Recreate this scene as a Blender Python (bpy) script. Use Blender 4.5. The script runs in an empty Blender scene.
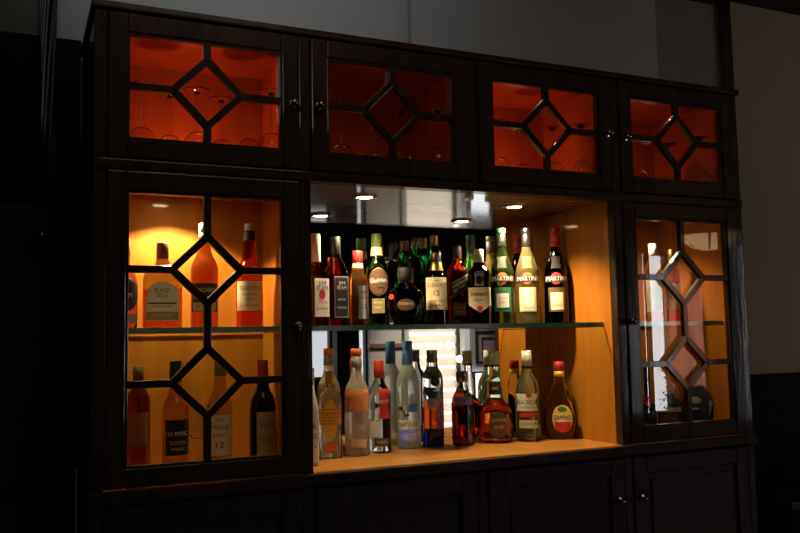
import bpy, bmesh, math, random
from mathutils import Vector, Matrix
random.seed(7)
C = bpy.context.scene.collection
SC = bpy.context.scene
R = math.radians

# ------------------------------------------------------------------ camera
K = 1.08                       # metres per working unit (one cupboard bay = 0.5 units)
ZC = 0.0973                    # counter height in working units; the counter stands 1.0 m above the floor
F = 836.52                     # focal length in pixels of an 800-wide frame
def W(x, y, z): return Vector((x*K, y*K, (z-ZC)*K + 1.0))
CAM = W(-0.16993, -2.02757, 0.43287)
fw = Vector((0.41640789, 0.90531175, 0.08375625))
rt = Vector((0.90900767, -0.41634217, -0.01908526))
up = Vector((-0.01759315, -0.08408232, 0.99630349))
cd = bpy.data.cameras.new('camera'); cam = bpy.data.objects.new('camera', cd); C.objects.link(cam)
cd.sensor_width = 36; cd.lens = F/800*36; cd.clip_start = .05
M = Matrix((rt, up, -fw)).transposed().to_4x4(); M.translation = CAM
cam.matrix_world = M
SC.camera = cam
# ------------------------------------------------------------------ world, exposure, large lights
SC.view_settings.view_transform = 'Standard'; SC.view_settings.look = 'None'
SC.view_settings.exposure = 0.0; SC.view_settings.gamma = 1.0
try: SC.view_settings.use_curve_mapping = False
except Exception: pass
w = bpy.data.worlds.new('world'); SC.world = w; w.use_nodes = True
w.node_tree.nodes['Background'].inputs[0].default_value = (.5, .55, .6, 1)
w.node_tree.nodes['Background'].inputs[1].default_value = 0.01
SC.cycles.use_denoising = True
SC.cycles.max_bounces = 18; SC.cycles.transmission_bounces = 16; SC.cycles.transparent_max_bounces = 24
SC.cycles.glossy_bounces = 8; SC.cycles.diffuse_bounces = 3
SC.cycles.sample_clamp_indirect = 3.0
SC.cycles.blur_glossy = 0.5

def light(name, kind, loc, energy, color, parent=None, **kw):
    d = bpy.data.lights.new(name, kind); d.energy = energy; d.color = color
    for k, v in kw.items(): setattr(d, k, v)
    o = bpy.data.objects.new(name, d); C.objects.link(o); o.location = loc
    if parent: o.parent = parent
    return o
def aim(o, target):
    o.rotation_euler = (Vector(target)-o.location).to_track_quat('-Z', 'Y').to_euler()
# added cool spot that brightens only the wall above the cupboard
wash = light('wall_wash', 'SPOT', (-.05, -1.35, 2.62), 30, (.93, .96, 1.0), spot_size=R(50), spot_blend=.9, shadow_soft_size=.3)
aim(wash, (.52, .43, 2.67))
room = light('ambient_fill', 'AREA', (.5, -1.0, 2.77), 2.4, (1, .88, .74), size=.8)  # added ambient fill under the ceiling, no fixture
rear = light('rear_wall_fill', 'SPOT', (3.6, -3.3, 2.68), 105, (1, .95, .88), spot_size=R(50), spot_blend=.6, shadow_soft_size=.15)  # added spot, brightens the rear wall seen in the mirror
aim(rear, (3.6, -4.5, 1.0))
# daylight falling on the brick pier across the room
pier_sun = light('pier_daylight', 'SPOT', (4.4, -1.6, 2.7), 6000, (1, .93, .85), spot_size=R(24), spot_blend=.5, shadow_soft_size=.25)
aim(pier_sun, (6.15, -4.4, 1.35))

# ------------------------------------------------------------------ materials
def mat(name, col, rough=.5, metal=0, coat=0, spec=.5, bump=0, bscale=60, var=0, vscale=(8, 8, 8), emit=None, estr=0, coatr=.08):
    m = bpy.data.materials.new(name); m.use_nodes = True
    nt = m.node_tree; b = nt.nodes['Principled BSDF']
    b.inputs['Base Color'].default_value = (*col, 1); b.inputs['Roughness'].default_value = rough
    b.inputs['Metallic'].default_value = metal; b.inputs['Coat Weight'].default_value = coat
    b.inputs['Coat Roughness'].default_value = coatr
    b.inputs['Specular IOR Level'].default_value = spec
    if emit: b.inputs['Emission Color'].default_value = (*emit, 1); b.inputs['Emission Strength'].default_value = estr
    tc = nt.nodes.new('ShaderNodeTexCoord')
    if var:
        mp = nt.nodes.new('ShaderNodeMapping'); mp.inputs['Scale'].default_value = vscale
        nt.links.new(tc.outputs['Object'], mp.inputs[0])
        n = nt.nodes.new('ShaderNodeTexNoise'); n.inputs['Scale'].default_value = 1; n.inputs['Detail'].default_value = 5
        nt.links.new(mp.outputs[0], n.inputs['Vector'])
        r = nt.nodes.new('ShaderNodeValToRGB')
        r.color_ramp.elements[0].position = .3; r.color_ramp.elements[1].position = .72
        r.color_ramp.elements[0].color = (*[c*(1-var) for c in col], 1)
        r.color_ramp.elements[1].color = (*[min(1, c*(1+var)) for c in col], 1)
        nt.links.new(n.outputs[0], r.inputs[0]); nt.links.new(r.outputs[0], b.inputs['Base Color'])
    if bump:
        mp2 = nt.nodes.new('ShaderNodeMapping')
        mp2.inputs['Scale'].default_value = bscale if isinstance(bscale, tuple) else (bscale,)*3
        nt.links.new(tc.outputs['Object'], mp2.inputs[0])
        n2 = nt.nodes.new('ShaderNodeTexNoise'); n2.inputs['Scale'].default_value = 1; n2.inputs['Detail'].default_value = 3
        nt.links.new(mp2.outputs[0], n2.inputs['Vector'])
        bp = nt.nodes.new('ShaderNodeBump'); bp.inputs['Strength'].default_value = bump; bp.inputs['Distance'].default_value = .002
        nt.links.new(n2.outputs[0], bp.inputs['Height']); nt.links.new(bp.outputs[0], b.inputs['Normal'])
        if coat: nt.links.new(bp.outputs[0], b.inputs['Coat Normal'])
    return m
def glass(name, col, rough=0.0, ior=1.22, milk=0, gloss=.02):
    """bottle glass with its contents: gentle refraction inside, clear-coat style Fresnel reflection outside"""
    m = bpy.data.materials.new(name); m.use_nodes = True; nt = m.node_tree; nt.nodes.clear()
    o = nt.nodes.new('ShaderNodeOutputMaterial'); g = nt.nodes.new('ShaderNodeBsdfRefraction'); gl = nt.nodes.new('ShaderNodeBsdfGlossy')
    g.inputs['Color'].default_value = (*col, 1); g.inputs['Roughness'].default_value = rough; g.inputs['IOR'].default_value = ior
    gl.inputs['Roughness'].default_value = max(rough*.6, gloss)
    f = nt.nodes.new('ShaderNodeFresnel'); geo = nt.nodes.new('ShaderNodeNewGeometry')
    mi = nt.nodes.new('ShaderNodeMix'); mi.data_type = 'FLOAT'; mi.inputs[2].default_value = 1.55; mi.inputs[3].default_value = 1/1.55*1.45
    nt.links.new(geo.outputs['Backfacing'], mi.inputs[0]); nt.links.new(mi.outputs[0], f.inputs[0])
    mg = nt.nodes.new('ShaderNodeMixShader')
    nt.links.new(f.outputs[0], mg.inputs[0]); nt.links.new(g.outputs[0], mg.inputs[1]); nt.links.new(gl.outputs[0], mg.inputs[2])
    out = mg.outputs[0]
    if milk:
        mx = nt.nodes.new('ShaderNodeMixShader'); mx.inputs[0].default_value = milk
        tr = nt.nodes.new('ShaderNodeBsdfTranslucent'); tr.inputs[0].default_value = (*col, 1)
        df = nt.nodes.new('ShaderNodeBsdfDiffuse'); df.inputs[0].default_value = (*col, 1)
        m2 = nt.nodes.new('ShaderNodeMixShader'); m2.inputs[0].default_value = .4
        nt.links.new(tr.outputs[0], m2.inputs[1]); nt.links.new(df.outputs[0], m2.inputs[2])
        nt.links.new(out, mx.inputs[1]); nt.links.new(m2.outputs[0], mx.inputs[2]); out = mx.outputs[0]
    nt.links.new(out, o.inputs[0])
    return m
def thin(name, col=(1, 1, 1), ior=1.7, rough=0.0):
    """thin sheet glass: lets light straight through, reflects by Fresnel"""
    m = bpy.data.materials.new(name); m.use_nodes = True; nt = m.node_tree; nt.nodes.clear()
    o = nt.nodes.new('ShaderNodeOutputMaterial'); t = nt.nodes.new('ShaderNodeBsdfTransparent'); g = nt.nodes.new('ShaderNodeBsdfGlossy')
    t.inputs[0].default_value = (*col, 1); g.inputs['Roughness'].default_value = rough
    f = nt.nodes.new('ShaderNodeFresnel'); f.inputs[0].default_value = ior
    geo = nt.nodes.new('ShaderNodeNewGeometry')
    # thin sheet: same Fresnel from either side
    mx = nt.nodes.new('ShaderNodeMixShader')
    mi = nt.nodes.new('ShaderNodeMix'); mi.data_type = 'FLOAT'; mi.inputs[2].default_value = ior; mi.inputs[3].default_value = 1/ior
    nt.links.new(geo.outputs['Backfacing'], mi.inputs[0]); nt.links.new(mi.outputs[0], f.inputs[0])
    nt.links.new(f.outputs[0], mx.inputs[0]); nt.links.new(t.outputs[0], mx.inputs[1]); nt.links.new(g.outputs[0], mx.inputs[2])
    nt.links.new(mx.outputs[0], o.inputs[0])
    return m
m_dark = mat('dark_varnished_wood', (.032, .0135, .007), .55, spec=.12, coat=.42, bump=.08, bscale=(90, 90, 14), var=.5, vscale=(30, 30, 3), coatr=.06)
m_base = mat('dark_base_wood', (.016, .007, .004), .6, spec=.25, coat=.06, var=.5, vscale=(20, 20, 3))
m_orange = mat('orange_varnished_wood', (.36, .122, .009), .6, spec=.2, coat=.55, var=.16, vscale=(22, 22, 2.2), coatr=.085, bump=.05, bscale=(60, 60, 6))
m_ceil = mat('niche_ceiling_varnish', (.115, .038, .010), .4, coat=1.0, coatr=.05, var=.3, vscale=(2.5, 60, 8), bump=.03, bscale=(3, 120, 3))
m_counter = mat('counter_varnish', (.58, .225, .042), .5, spec=.2, coat=1.0, coatr=.06, var=.22, vscale=(3, 30, 8))
m_red = mat('red_wood', (.30, .040, .0045), .6, spec=.15, var=.15, vscale=(18, 18, 2))  # redder than the orange wood of the lower bays
m_mirror = mat('mirror_silver', (.88, .89, .88), .012, metal=1)
m_pane = thin('door_glass', (.97, .97, .96), 1.75)
m_shelf = thin('shelf_glass', (.88, .94, .90), 1.5); m_shelf_dim = thin('shelf_glass_dimmed', (.76, .84, .78), 1.5)  # second glass is a darkened copy that puts shade below the left shelf
m_edge = mat('green_glass_edge', (.07, .19, .135), .15, coat=.6)
m_brass = mat('aged_brass', (.60, .42, .18), .25, metal=1)
m_knob = mat('dark_metal_knob', (.25, .22, .18), .2, metal=1)
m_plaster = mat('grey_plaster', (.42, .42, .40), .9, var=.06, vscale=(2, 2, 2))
m_black = mat('black_gloss', (.006, .006, .006), .25, coat=.4)
m_panel = mat('dark_panelling', (.006, .004, .003), .7, spec=.08)
m_floor = mat('dark_floor', (.05, .03, .02), .5, var=.3)
m_ceilroom = mat('dark_ceiling', (.03, .028, .025), .9)
m_brick = None

# ------------------------------------------------------------------ helpers
def mesh_obj(name, bm, material, parent=None, smooth=False, bevel=0, mats=None):
    me = bpy.data.meshes.new(name); bmesh.ops.recalc_face_normals(bm, faces=bm.faces[:])
    bm.to_mesh(me); bm.free()
    for m in (mats or [material]): me.materials.append(m)
    if smooth:
        for p in me.polygons: p.use_smooth = True
        try: me.set_sharp_from_angle(angle=R(48))
        except Exception: pass
    o = bpy.data.objects.new(name, me); C.objects.link(o)
    if parent: o.parent = parent
    if bevel:
        b = o.modifiers.new('bevel', 'BEVEL'); b.width = bevel; b.segments = 2; b.limit_method = 'ANGLE'
    return o
def box(bm, x0, x1, y0, y1, z0, z1):
    vs = [bm.verts.new((x, y, z)) for x in (x0, x1) for y in (y0, y1) for z in (z0, z1)]
    for f in ((0, 1, 3, 2), (4, 6, 7, 5), (0, 4, 5, 1), (2, 3, 7, 6), (0, 2, 6, 4), (1, 5, 7, 3)):
        bm.faces.new([vs[i] for i in f])
    return vs
def ubox(bm, x0, x1, y0, y1, z0, z1):           # in working units
    a, b = W(x0, y0, z0), W(x1, y1, z1); return box(bm, a.x, b.x, a.y, b.y, a.z, b.z)
def bar(bm, p, q, wid, y0, y1):
    """flat bar in the cupboard front plane between (x,z) points, in working units"""
    p = Vector(p); q = Vector(q); d = (q-p).normalized(); n = Vector((-d.y, d.x))*wid/2
    pts = [p+n, q+n, q-n, p-n]
    vs = []
    for y in (y0, y1):
        vs.append([bm.verts.new(W(a.x, y, a.y)) for a in pts])
    bm.faces.new(vs[0]); bm.faces.new(vs[1][::-1])
    for i in range(4):
        j = (i+1) % 4; bm.faces.new([vs[0][i], vs[1][i], vs[1][j], vs[0][j]])
def lathe(bm, prof, n=32, cap0=True, cap1=True, mi=None, flat=1.0):
    """prof rows (z, r)"""
    rings = []
    for z, r in prof:
        rings.append([bm.verts.new((r*math.cos(2*math.pi*k/n), r*flat*math.sin(2*math.pi*k/n), z)) for k in range(n)])
    for i in range(len(rings)-1):
        for k in range(n):
            f = bm.faces.new([rings[i][k], rings[i][(k+1) % n], rings[i+1][(k+1) % n], rings[i+1][k]])
            if mi: f.material_index = mi(.5*(prof[i][0]+prof[i+1][0]))
    if cap0: bm.faces.new(rings[0][::-1])
    if cap1: bm.faces.new(rings[-1])
def empty(name, loc, rz=0, label=None, cat=None, group=None):
    o = bpy.data.objects.new(name, None); C.objects.link(o); o.location = loc; o.rotation_euler.z = rz; o.empty_display_size = .05
    if label: tag(o, label, cat, group)
    return o
def tag(o, label, cat, group=None, kind=None):
    o['label'] = label; o['category'] = cat
    if group: o['group'] = group
    if kind: o['kind'] = kind
    return o
def struct(name, bm, m, parent=None, **k):
    o = mesh_obj(name, bm, m, parent, **k)
    if not parent: o['kind'] = 'structure'
    return o
def ray(px, py): return fw + rt*((px-400)/F) - up*((py-266.5)/F)
def at(px, py, y):                                # photo pixel -> point on the vertical plane at depth y (units)
    v = ray(px, py); t = (y*K-CAM.y)/v.y; return CAM+v*t
def pxm(p): return (p-CAM).dot(fw)/F              # metres per pixel at a point
def text_mesh(s, size=1.0):
    cu = bpy.data.curves.new('t', 'FONT'); cu.body = s; cu.align_x = 'CENTER'; cu.align_y = 'CENTER'; cu.size = size; cu.resolution_u = 2
    o = bpy.data.objects.new('t', cu); C.objects.link(o)
    dg = bpy.context.evaluated_depsgraph_get(); dg.update()
    me = bpy.data.meshes.new_from_object(o.evaluated_get(dg))
    C.objects.unlink(o); bpy.data.objects.remove(o)
    return me
# ------------------------------------------------------------------ the room
YW = 0.432                      # face of the wall behind the cupboard (metres)
ZR = 2.80
YB = -4.5
bm = bmesh.new(); box(bm, -3, 8.5, YB-.4, 1.2, -.1, 0); struct('floor', bm, m_floor)
bm = bmesh.new(); box(bm, -3, 8.5, YB-.4, 1.2, ZR, ZR+.1); struct('ceiling', bm, m_ceilroom)
bm = bmesh.new()
box(bm, -.13, 1.085, YW+.03, YW+.4, 1.0, ZR); struct('wall_back', bm, m_plaster)
bm = bmesh.new(); box(bm, 1.085, 2.215, YW, YW+.4, 1.0, ZR); struct('wall_back_pilaster', bm, m_plaster)
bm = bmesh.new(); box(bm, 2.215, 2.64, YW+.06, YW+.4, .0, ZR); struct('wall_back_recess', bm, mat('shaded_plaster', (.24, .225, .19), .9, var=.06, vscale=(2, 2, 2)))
bm = bmesh.new(); box(bm, 2.64, 8.5, YW, YW+.4, 0, ZR); struct('wall_back_end', bm, mat('tan_plaster', (.34, .285, .21), .9, var=.05, vscale=(2, 2, 2)))
bm = bmesh.new(); box(bm, -3.1, -3, YB-.4, 1.2, 0, ZR); struct('wall_left', bm, m_panel)
bm = bmesh.new(); box(bm, 8.5, 8.6, YB-.4, 1.2, 0, ZR); struct('wall_right', bm, m_panel)
# dark dado to the right of the cupboard, with a rail
bm = bmesh.new(); box(bm, 2.56, 8.5, YW-.03, YW-.001, 0, 1.15); box(bm, 2.56, 8.5, YW-.045, YW-.001, 1.15, 1.175)
struct('trim_1', bm, m_panel)
# plastered wall high on the left, dark panelled door case below it
bm = bmesh.new(); box(bm, -3, -.13, YW+.05, YW+.4, 2.2, ZR); struct('wall_back_corner', bm, mat('olive_plaster', (.20, .195, .155), .9))
bm = bmesh.new(); box(bm, -3, -.02, YW-.02, YW+.045, 0, 2.262); struct('trim_2', bm, m_panel)
d1 = empty('door_1', (-.42, YW-.03, 0)); d1['kind'] = 'structure'
bm = bmesh.new(); box(bm, -.36, .36, -.03, .005, .3, 1.83)
dl = mesh_obj('door_leaf', bm, m_panel, d1, bevel=.003)
bm = bmesh.new(); box(bm, -.30, .315, -.036, -.031, .45, 1.755)
mesh_obj('painted_reflection_pane', bm, mat('painted_reflection_pane', (.045, .038, .020), .35, var=.6, vscale=(9, 9, 5)), d1)  # dim reflection in the glass painted as mottled olive colour
bm = bmesh.new(); lathe(bm, [(0, .012), (.02, .01), (.025, .022), (.045, .02), (.05, .012)], 20)
h = mesh_obj('door_knob', bm, m_black, d1, smooth=True); h.location = (.295, -.037, 1.655); h.rotation_euler = (R(90), 0, 0)
bm = bmesh.new(); box(bm, -.40, .345, -.045, -.001, 1.765, 1.80)
mesh_obj('door_rail', bm, m_panel, d1, bevel=.004)

# rear wall, seen only in the mirror and the door glass
m_rear = mat('rear_panelling', (.014, .010, .008), .6)
m_reargrey = mat('rear_grey_wall', (.30, .27, .27), .8)
def seg(name, x0, x1, z0, z1, m, y0=YB-.3, y1=YB, **k):
    b = bmesh.new(); box(b, x0, x1, y0, y1, z0, z1); return struct(name, b, m, **k)
seg('wall_front', -3, 8.5, 1.50, ZR, m_rear)
seg('wall_front_dado', -3, 8.5, 0, .25, m_rear, YB-.3, YB-.01)
seg('wall_front_end', -3, 2.10, .25, 1.50, m_rear)
def day_mat(n, col, s):
    return mat(n, (.8, .8, .8), .5, emit=col, estr=s)
def window(i, x0, x1, z0, z1, col, s, slats=0, y=YB-.1):
    e = empty('window_%d' % i, ((x0+x1)/2, y, z0)); e['kind'] = 'structure'
    hw = (x1-x0)/2; h = z1-z0
    b = bmesh.new(); box(b, -hw, hw, -.03, -.02, 0, h); mesh_obj('bright_pane', b, day_mat('daylight_pane_%d' % i, col, s), e)
    b = bmesh.new(); t = .018
    box(b, -hw, -hw+t, -.02, .05, 0, h); box(b, hw-t, hw, -.02, .05, 0, h)
    box(b, -hw+t, hw-t, -.02, .05, 0, t); box(b, -hw+t, hw-t, -.02, .05, h-t, h)
    mesh_obj('window_frame', b, m_rear, e)
    if slats:
        b = bmesh.new()
        for k in range(slats):
            z = h*(k+.5)/slats; box(b, -hw+t, hw-t, 0, .006, z-h/slats*.36, z+h/slats*.36)
        mesh_obj('pane_slats', b, glass('pale_slats', (.97, .92, .84), .3, milk=.75), e)
    return e
window(1, 2.10, 2.545, .98, 1.50, (.92, .92, 1.0), .75)
seg('wall_front_base', 2.10, 2.545, .25, .98, m_rear)
seg('pillar_rear', 2.545, 2.77, 0, 1.50, m_rear, YB-.2, YB+.1)
window(2, 2.77, 2.91, .25, 1.50, (.95, .95, 1.0), .95)
seg('wall_front_panel', 2.91, 3.27, .25, 1.50, mat('pale_wall', (.80, .72, .60), .8))
seg('trim_3', 2.91, 3.27, 1.26, 1.30, mat('brown_rail', (.34, .16, .12), .6), YB, YB+.03)
seg('trim_4', 3.27, 3.315, .25, 1.50, mat('white_post', (.88, .87, .88), .6), YB-.1, YB+.05)
window(3, 3.315, 3.93, .25, 1.50, (1.0, .91, .80), 1.5, slats=11)  # glowing slatted pane made up in place of a lit brick wall
seg('trim_5', 3.93, 3.99, .25, 1.50, mat('white_pole', (.90, .89, .90), .6), YB-.1, YB+.05)
seg('wall_front_grey', 3.99, 5.30, .25, 1.50, m_reargrey)
window(7, 3.995, 4.28, .27, 1.0, (.93, .95, 1.0), 2.2, y=YB+.06)  # added glowing pane, there to whiten the reflection in the niche ceiling
# framed picture on the grey wall
pf = empty('picture_frame', (4.25, YB+.002, 1.24), label='square dark framed picture on the grey wall across the room', cat='picture')
b = bmesh.new()
for a, c in ((.17, .14), (.10, .085)):
    box(b, -a, a, 0, .02, c, a); box(b, -a, a, 0, .02, -a, -c); box(b, -a, -c, 0, .02, -c, c); box(b, c, a, 0, .02, -c, c)
mesh_obj('frame', b, m_rear, pf)
b = bmesh.new(); box(b, -.16, .16, 0, .008, -.16, .16); mesh_obj('print', b, mat('faded_print', (.28, .20, .20), .7, var=.3, vscale=(12, 12, 12)), pf)
# lamps glowing on the slatted glowing pane
for k, (x, z) in enumerate(((3.74, 1.27), (3.86, 1.13))):
    t = empty('wall_lamp', (x, YB+.01, z), label=('small glowing wall lamp, upper of the pair before the pale glowing pane', 'small glowing wall lamp, lower of the pair before the pale glowing pane')[k], cat='lamp', group='wall lamps across the room')
    b = bmesh.new(); bmesh.ops.create_uvsphere(b, u_segments=16, v_segments=10, radius=.035)
    o = mesh_obj('bulb', b, mat('warm_bulb_%d' % k, (1, .9, .8), .5, emit=(1, .9, .75), estr=3), t, smooth=True); o.location = (0, .05, 0)
    b = bmesh.new(); lathe(b, [(0, .03), (.012, .028)], 16); o = mesh_obj('wall_plate', b, m_brass, t); o.rotation_euler = (R(-90), 0, 0)
# bright window, brick pier and bowl lamp to the right, reflected in the right-hand door
window(4, 5.615, 5.865, .55, 2.16, (.93, .97, 1.0), 8.0, y=YB+.06)
window(5, 6.93, 7.35, .4, 2.3, (.90, .96, 1.0), 5.0, y=YB+.06)
window(6, 5.32, 5.49, .55, 1.5, (.90, .96, 1.0), 4.0, y=YB+.06)
seg('wall_front_sill', 5.30, 5.87, .25, .55, m_rear)
def brick_mat():
    m = bpy.data.materials.new('pink_brick'); m.use_nodes = True; nt = m.node_tree; b = nt.nodes['Principled BSDF']
    tc = nt.nodes.new('ShaderNodeTexCoord'); mp = nt.nodes.new('ShaderNodeMapping'); mp.inputs['Rotation'].default_value = (R(90), 0, 0)
    br = nt.nodes.new('ShaderNodeTexBrick'); br.inputs['Scale'].default_value = 2.4
    br.inputs['Color1'].default_value = (.62, .25, .18, 1); br.inputs['Color2'].default_value = (.54, .20, .15, 1); br.inputs['Mortar'].default_value = (.36, .16, .12, 1)
    br.inputs['Mortar Size'].default_value = .012
    nt.links.new(tc.outputs['Object'], mp.inputs[0]); nt.links.new(mp.outputs[0], br.inputs['Vector']); nt.links.new(br.outputs[0], b.inputs['Base Color'])
    b.inputs['Roughness'].default_value = .85
    return m
m_brick = brick_mat()
seg('pillar_brick', 5.87, 6.36, .80, ZR, m_brick, YB-.2, YB+.06)
seg('pillar_base', 5.87, 6.38, 0, .80, m_rear, YB-.2, YB+.08)
seg('pillar_brick_strip', 5.60, 5.86, 2.165, ZR, m_brick, YB-.2, YB+.06)
# planter shrub in front of the bright window
t = empty('potted_shrub', (5.70, YB+.22, .25), label='leafy green plant in front of the bright window across the room', cat='plant')
b = bmesh.new()
for k in range(160):
    a = random.uniform(0, 6.28); rr = random.uniform(0, .16); z = random.uniform(.12, .85)
    c = Vector((rr*math.cos(a)*(1.1-z), rr*math.sin(a)*(1.1-z), z)); q = Vector((random.uniform(-1, 1), random.uniform(-1, 1), random.uniform(-.3, 1))).normalized()*.05; s = Vector((-q.y, q.x, 0)).normalized()*.014
    vs = [b.verts.new(c), b.verts.new(c+q*.5+s), b.verts.new(c+q), b.verts.new(c+q*.5-s)]; b.faces.new(vs)
mesh_obj('foliage', b, mat('leaf_green', (.10, .22, .05), .5), t)
b = bmesh.new(); lathe(b, [(-.25, .09), (0, .12), (.02, .125)], 20); mesh_obj('pot', b, m_base, t, smooth=True)
b = bmesh.new(); lathe(b, [(0, .008), (.7, .005)], 8); mesh_obj('stem', b, m_base, t)
# bowl lamp
t = empty('pendant_lamp', (6.07, -4.02, 2.32), label='alabaster bowl pendant lamp hanging beside the brick pier', cat='lamp')
b = bmesh.new(); lathe(b, [(-.16, .01), (-.153, .08), (-.12, .165), (-.07, .23), (0, .275), (.004, .27), (-.065, .22)], 32, True, False)
mesh_obj('bowl_shade', b, mat('alabaster', (.9, .8, .6), .4, emit=(1, .70, .33), estr=2.3), t, smooth=True)
b = bmesh.new(); lathe(b, [(-.012, .277), (.012, .285), (.02, .28), (.0, .272)], 32, False, False); mesh_obj('rim_band', b, m_brass, t, smooth=True)
b = bmesh.new()
for k in range(6):
    a = k*math.pi/3+.2; bp_ = [(-.162, .012), (-.155, .083), (-.122, .168), (-.072, .234), (0, .28)]
    rows_ = [[b.verts.new((r_*math.cos(a+d_), r_*math.sin(a+d_), z_-.002)) for d_ in (-.05, .05)] for z_, r_ in bp_]
    for r0, r1 in zip(rows_, rows_[1:]): b.faces.new([r0[0], r0[1], r1[1], r1[0]])
mesh_obj('brass_straps', b, m_brass, t)
for k in range(3):
    a = k*2.094+.4; b = bmesh.new(); p0 = Vector((.27*math.cos(a), .27*math.sin(a), .01)); p1 = Vector((0, 0, ZR-2.32))
    dvec = p1-p0; bmesh.ops.create_cone(b, cap_ends=True, segments=8, radius1=.005, radius2=.005, depth=dvec.length)
    o = mesh_obj('chain', b, m_brass, t); o.location = (p0+p1)/2; o.rotation_euler = dvec.to_track_quat('Z', 'Y').to_euler()

# ------------------------------------------------------------------ the back-bar cupboard
P_ = .5; HP = .0148; OM = .0612; D = .362
ZTOP, ZH, ZCL = 1.2364, .8365, .0669
UT, UB, LT, LB = 1.1685, .9102, .7879, .1437
ZF = -.829                                         # floor in working units
cab = empty('bar_cabinet', W(1.0, 0, ZF), label='long dark varnished back bar cupboard with latticed glass doors and lit mirrored niche', cat='cabinet')
OFF = -cab.location
def cpart(name, bm, m, parent=None, **k):
    bmesh.ops.translate(bm, verts=bm.verts[:], vec=OFF)
    return mesh_obj(name, bm, m, parent or cab, **k)
# posts between the bays
for i in range(5):
    b = bmesh.new(); x = i*P_
    if i == 2: ubox(b, x-HP, x+HP, 0, .03, .862, ZTOP-.018); 
    else: ubox(b, x-HP, x+HP, 0, .03, ZCL+.002, ZTOP-.018)
    cpart('post', b, m_dark, bevel=.003)
for i in range(5):
    b = bmesh.new(); x = i*P_; ubox(b, x-HP, x+HP, 0, .03, ZF+.06, ZCL-.006); cpart('base_post', b, m_base, bevel=.003)
b = bmesh.new(); ubox(b, -.022, 2.022, -.012, .384, ZTOP-.018, ZTOP); cpart('cornice', b, m_dark, bevel=.004)
b = bmesh.new(); ubox(b, -HP+.0005, 2+HP-.0005, -.007, .03, .8365, .8615); cpart('middle_rail', b, m_dark, bevel=.004)
b = bmesh.new(); ubox(b, -HP-.004, 2+HP+.004, -.016, .006, ZCL, ZC-.001); cpart('counter_edge', b, m_dark, bevel=.004)
# shell
b = bmesh.new()
ubox(b, -HP, HP-.001, .03, .384, ZF, ZTOP-.018); cpart('side_panel', b, m_dark)
b = bmesh.new(); ubox(b, 2-HP+.001, 2+HP, .03, .384, ZF, ZTOP-.018); cpart('side_panel', b, m_dark)
b = bmesh.new(); ubox(b, HP, 2-HP, .372, .384, ZF, ZTOP-.018); cpart('back_board', b, m_dark)
b = bmesh.new(); ubox(b, -HP+.001, 2+HP-.001, .02, .35, ZF, ZF+.06); cpart('plinth', b, m_base)
# counter board: one board runs the whole length; its top is the niche floor
b = bmesh.new(); ubox(b, HP, 2-HP, 0.004, .371, ZC-.028, ZC); cpart('counter_board', b, m_counter)
# orange linings
def lin(x0, x1, y0, y1, z0, z1, m=m_orange, n='lining'):
    b = bmesh.new(); ubox(b, x0, x1, y0, y1, z0, z1); return cpart(n, b, m)
e = .001
lin(HP, HP+.006, .031, D, ZC, ZH); lin(P_-.006, P_-e, .031, D, ZC, ZH); lin(P_+e, P_+.006, .031, D, ZC, ZH)
lin(3*P_-.006, 3*P_-e, .031, D, ZC, ZH); lin(3*P_+e, 3*P_+.006, .031, D, ZC, ZH); lin(4*P_-HP-.006, 4*P_-HP, .031, D, ZC, ZH)
for i in (1, 3):                                     # partition cheeks flush with the posts
    lin(i*P_-HP, i*P_-.006, .031, D, ZC, ZH); lin(i*P_+.006, i*P_+HP, .031, D, ZC, ZH)
lin(HP+.006, P_-HP, D, .371, ZC, ZH, n='back_lining'); lin(3*P_+HP, 4*P_-HP-.006, D, .371, ZC, ZH, n='back_lining')
lin(P_+HP, 3*P_-HP, D, .371, ZC, ZH, m_mirror, 'mirror')
lin(HP, P_, .031, .371, ZH, ZH+.012, m_orange, 'soffit'); lin(P_, 3*P_, .031, .371, ZH, ZH+.012, m_ceil, 'soffit'); lin(3*P_, 4*P_-HP, .031, .371, ZH, ZH+.012, m_orange, 'soffit')
# dark floor lining of the glazed lower bays is the counter board; a slim sill hides its front
# upper cupboards: red interior
UF = .8625
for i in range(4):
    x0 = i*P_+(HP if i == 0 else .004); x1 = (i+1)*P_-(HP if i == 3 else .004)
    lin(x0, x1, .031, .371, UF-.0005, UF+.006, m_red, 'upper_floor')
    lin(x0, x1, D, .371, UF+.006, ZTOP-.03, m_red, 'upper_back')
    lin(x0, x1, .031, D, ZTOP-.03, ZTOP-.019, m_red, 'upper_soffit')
    lin(x0, x0+.008, .031, D, UF+.006, ZTOP-.03, m_red, 'upper_cheek'); lin(x1-.008, x1, .031, D, UF+.006, ZTOP-.03, m_red, 'upper_cheek')
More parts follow.
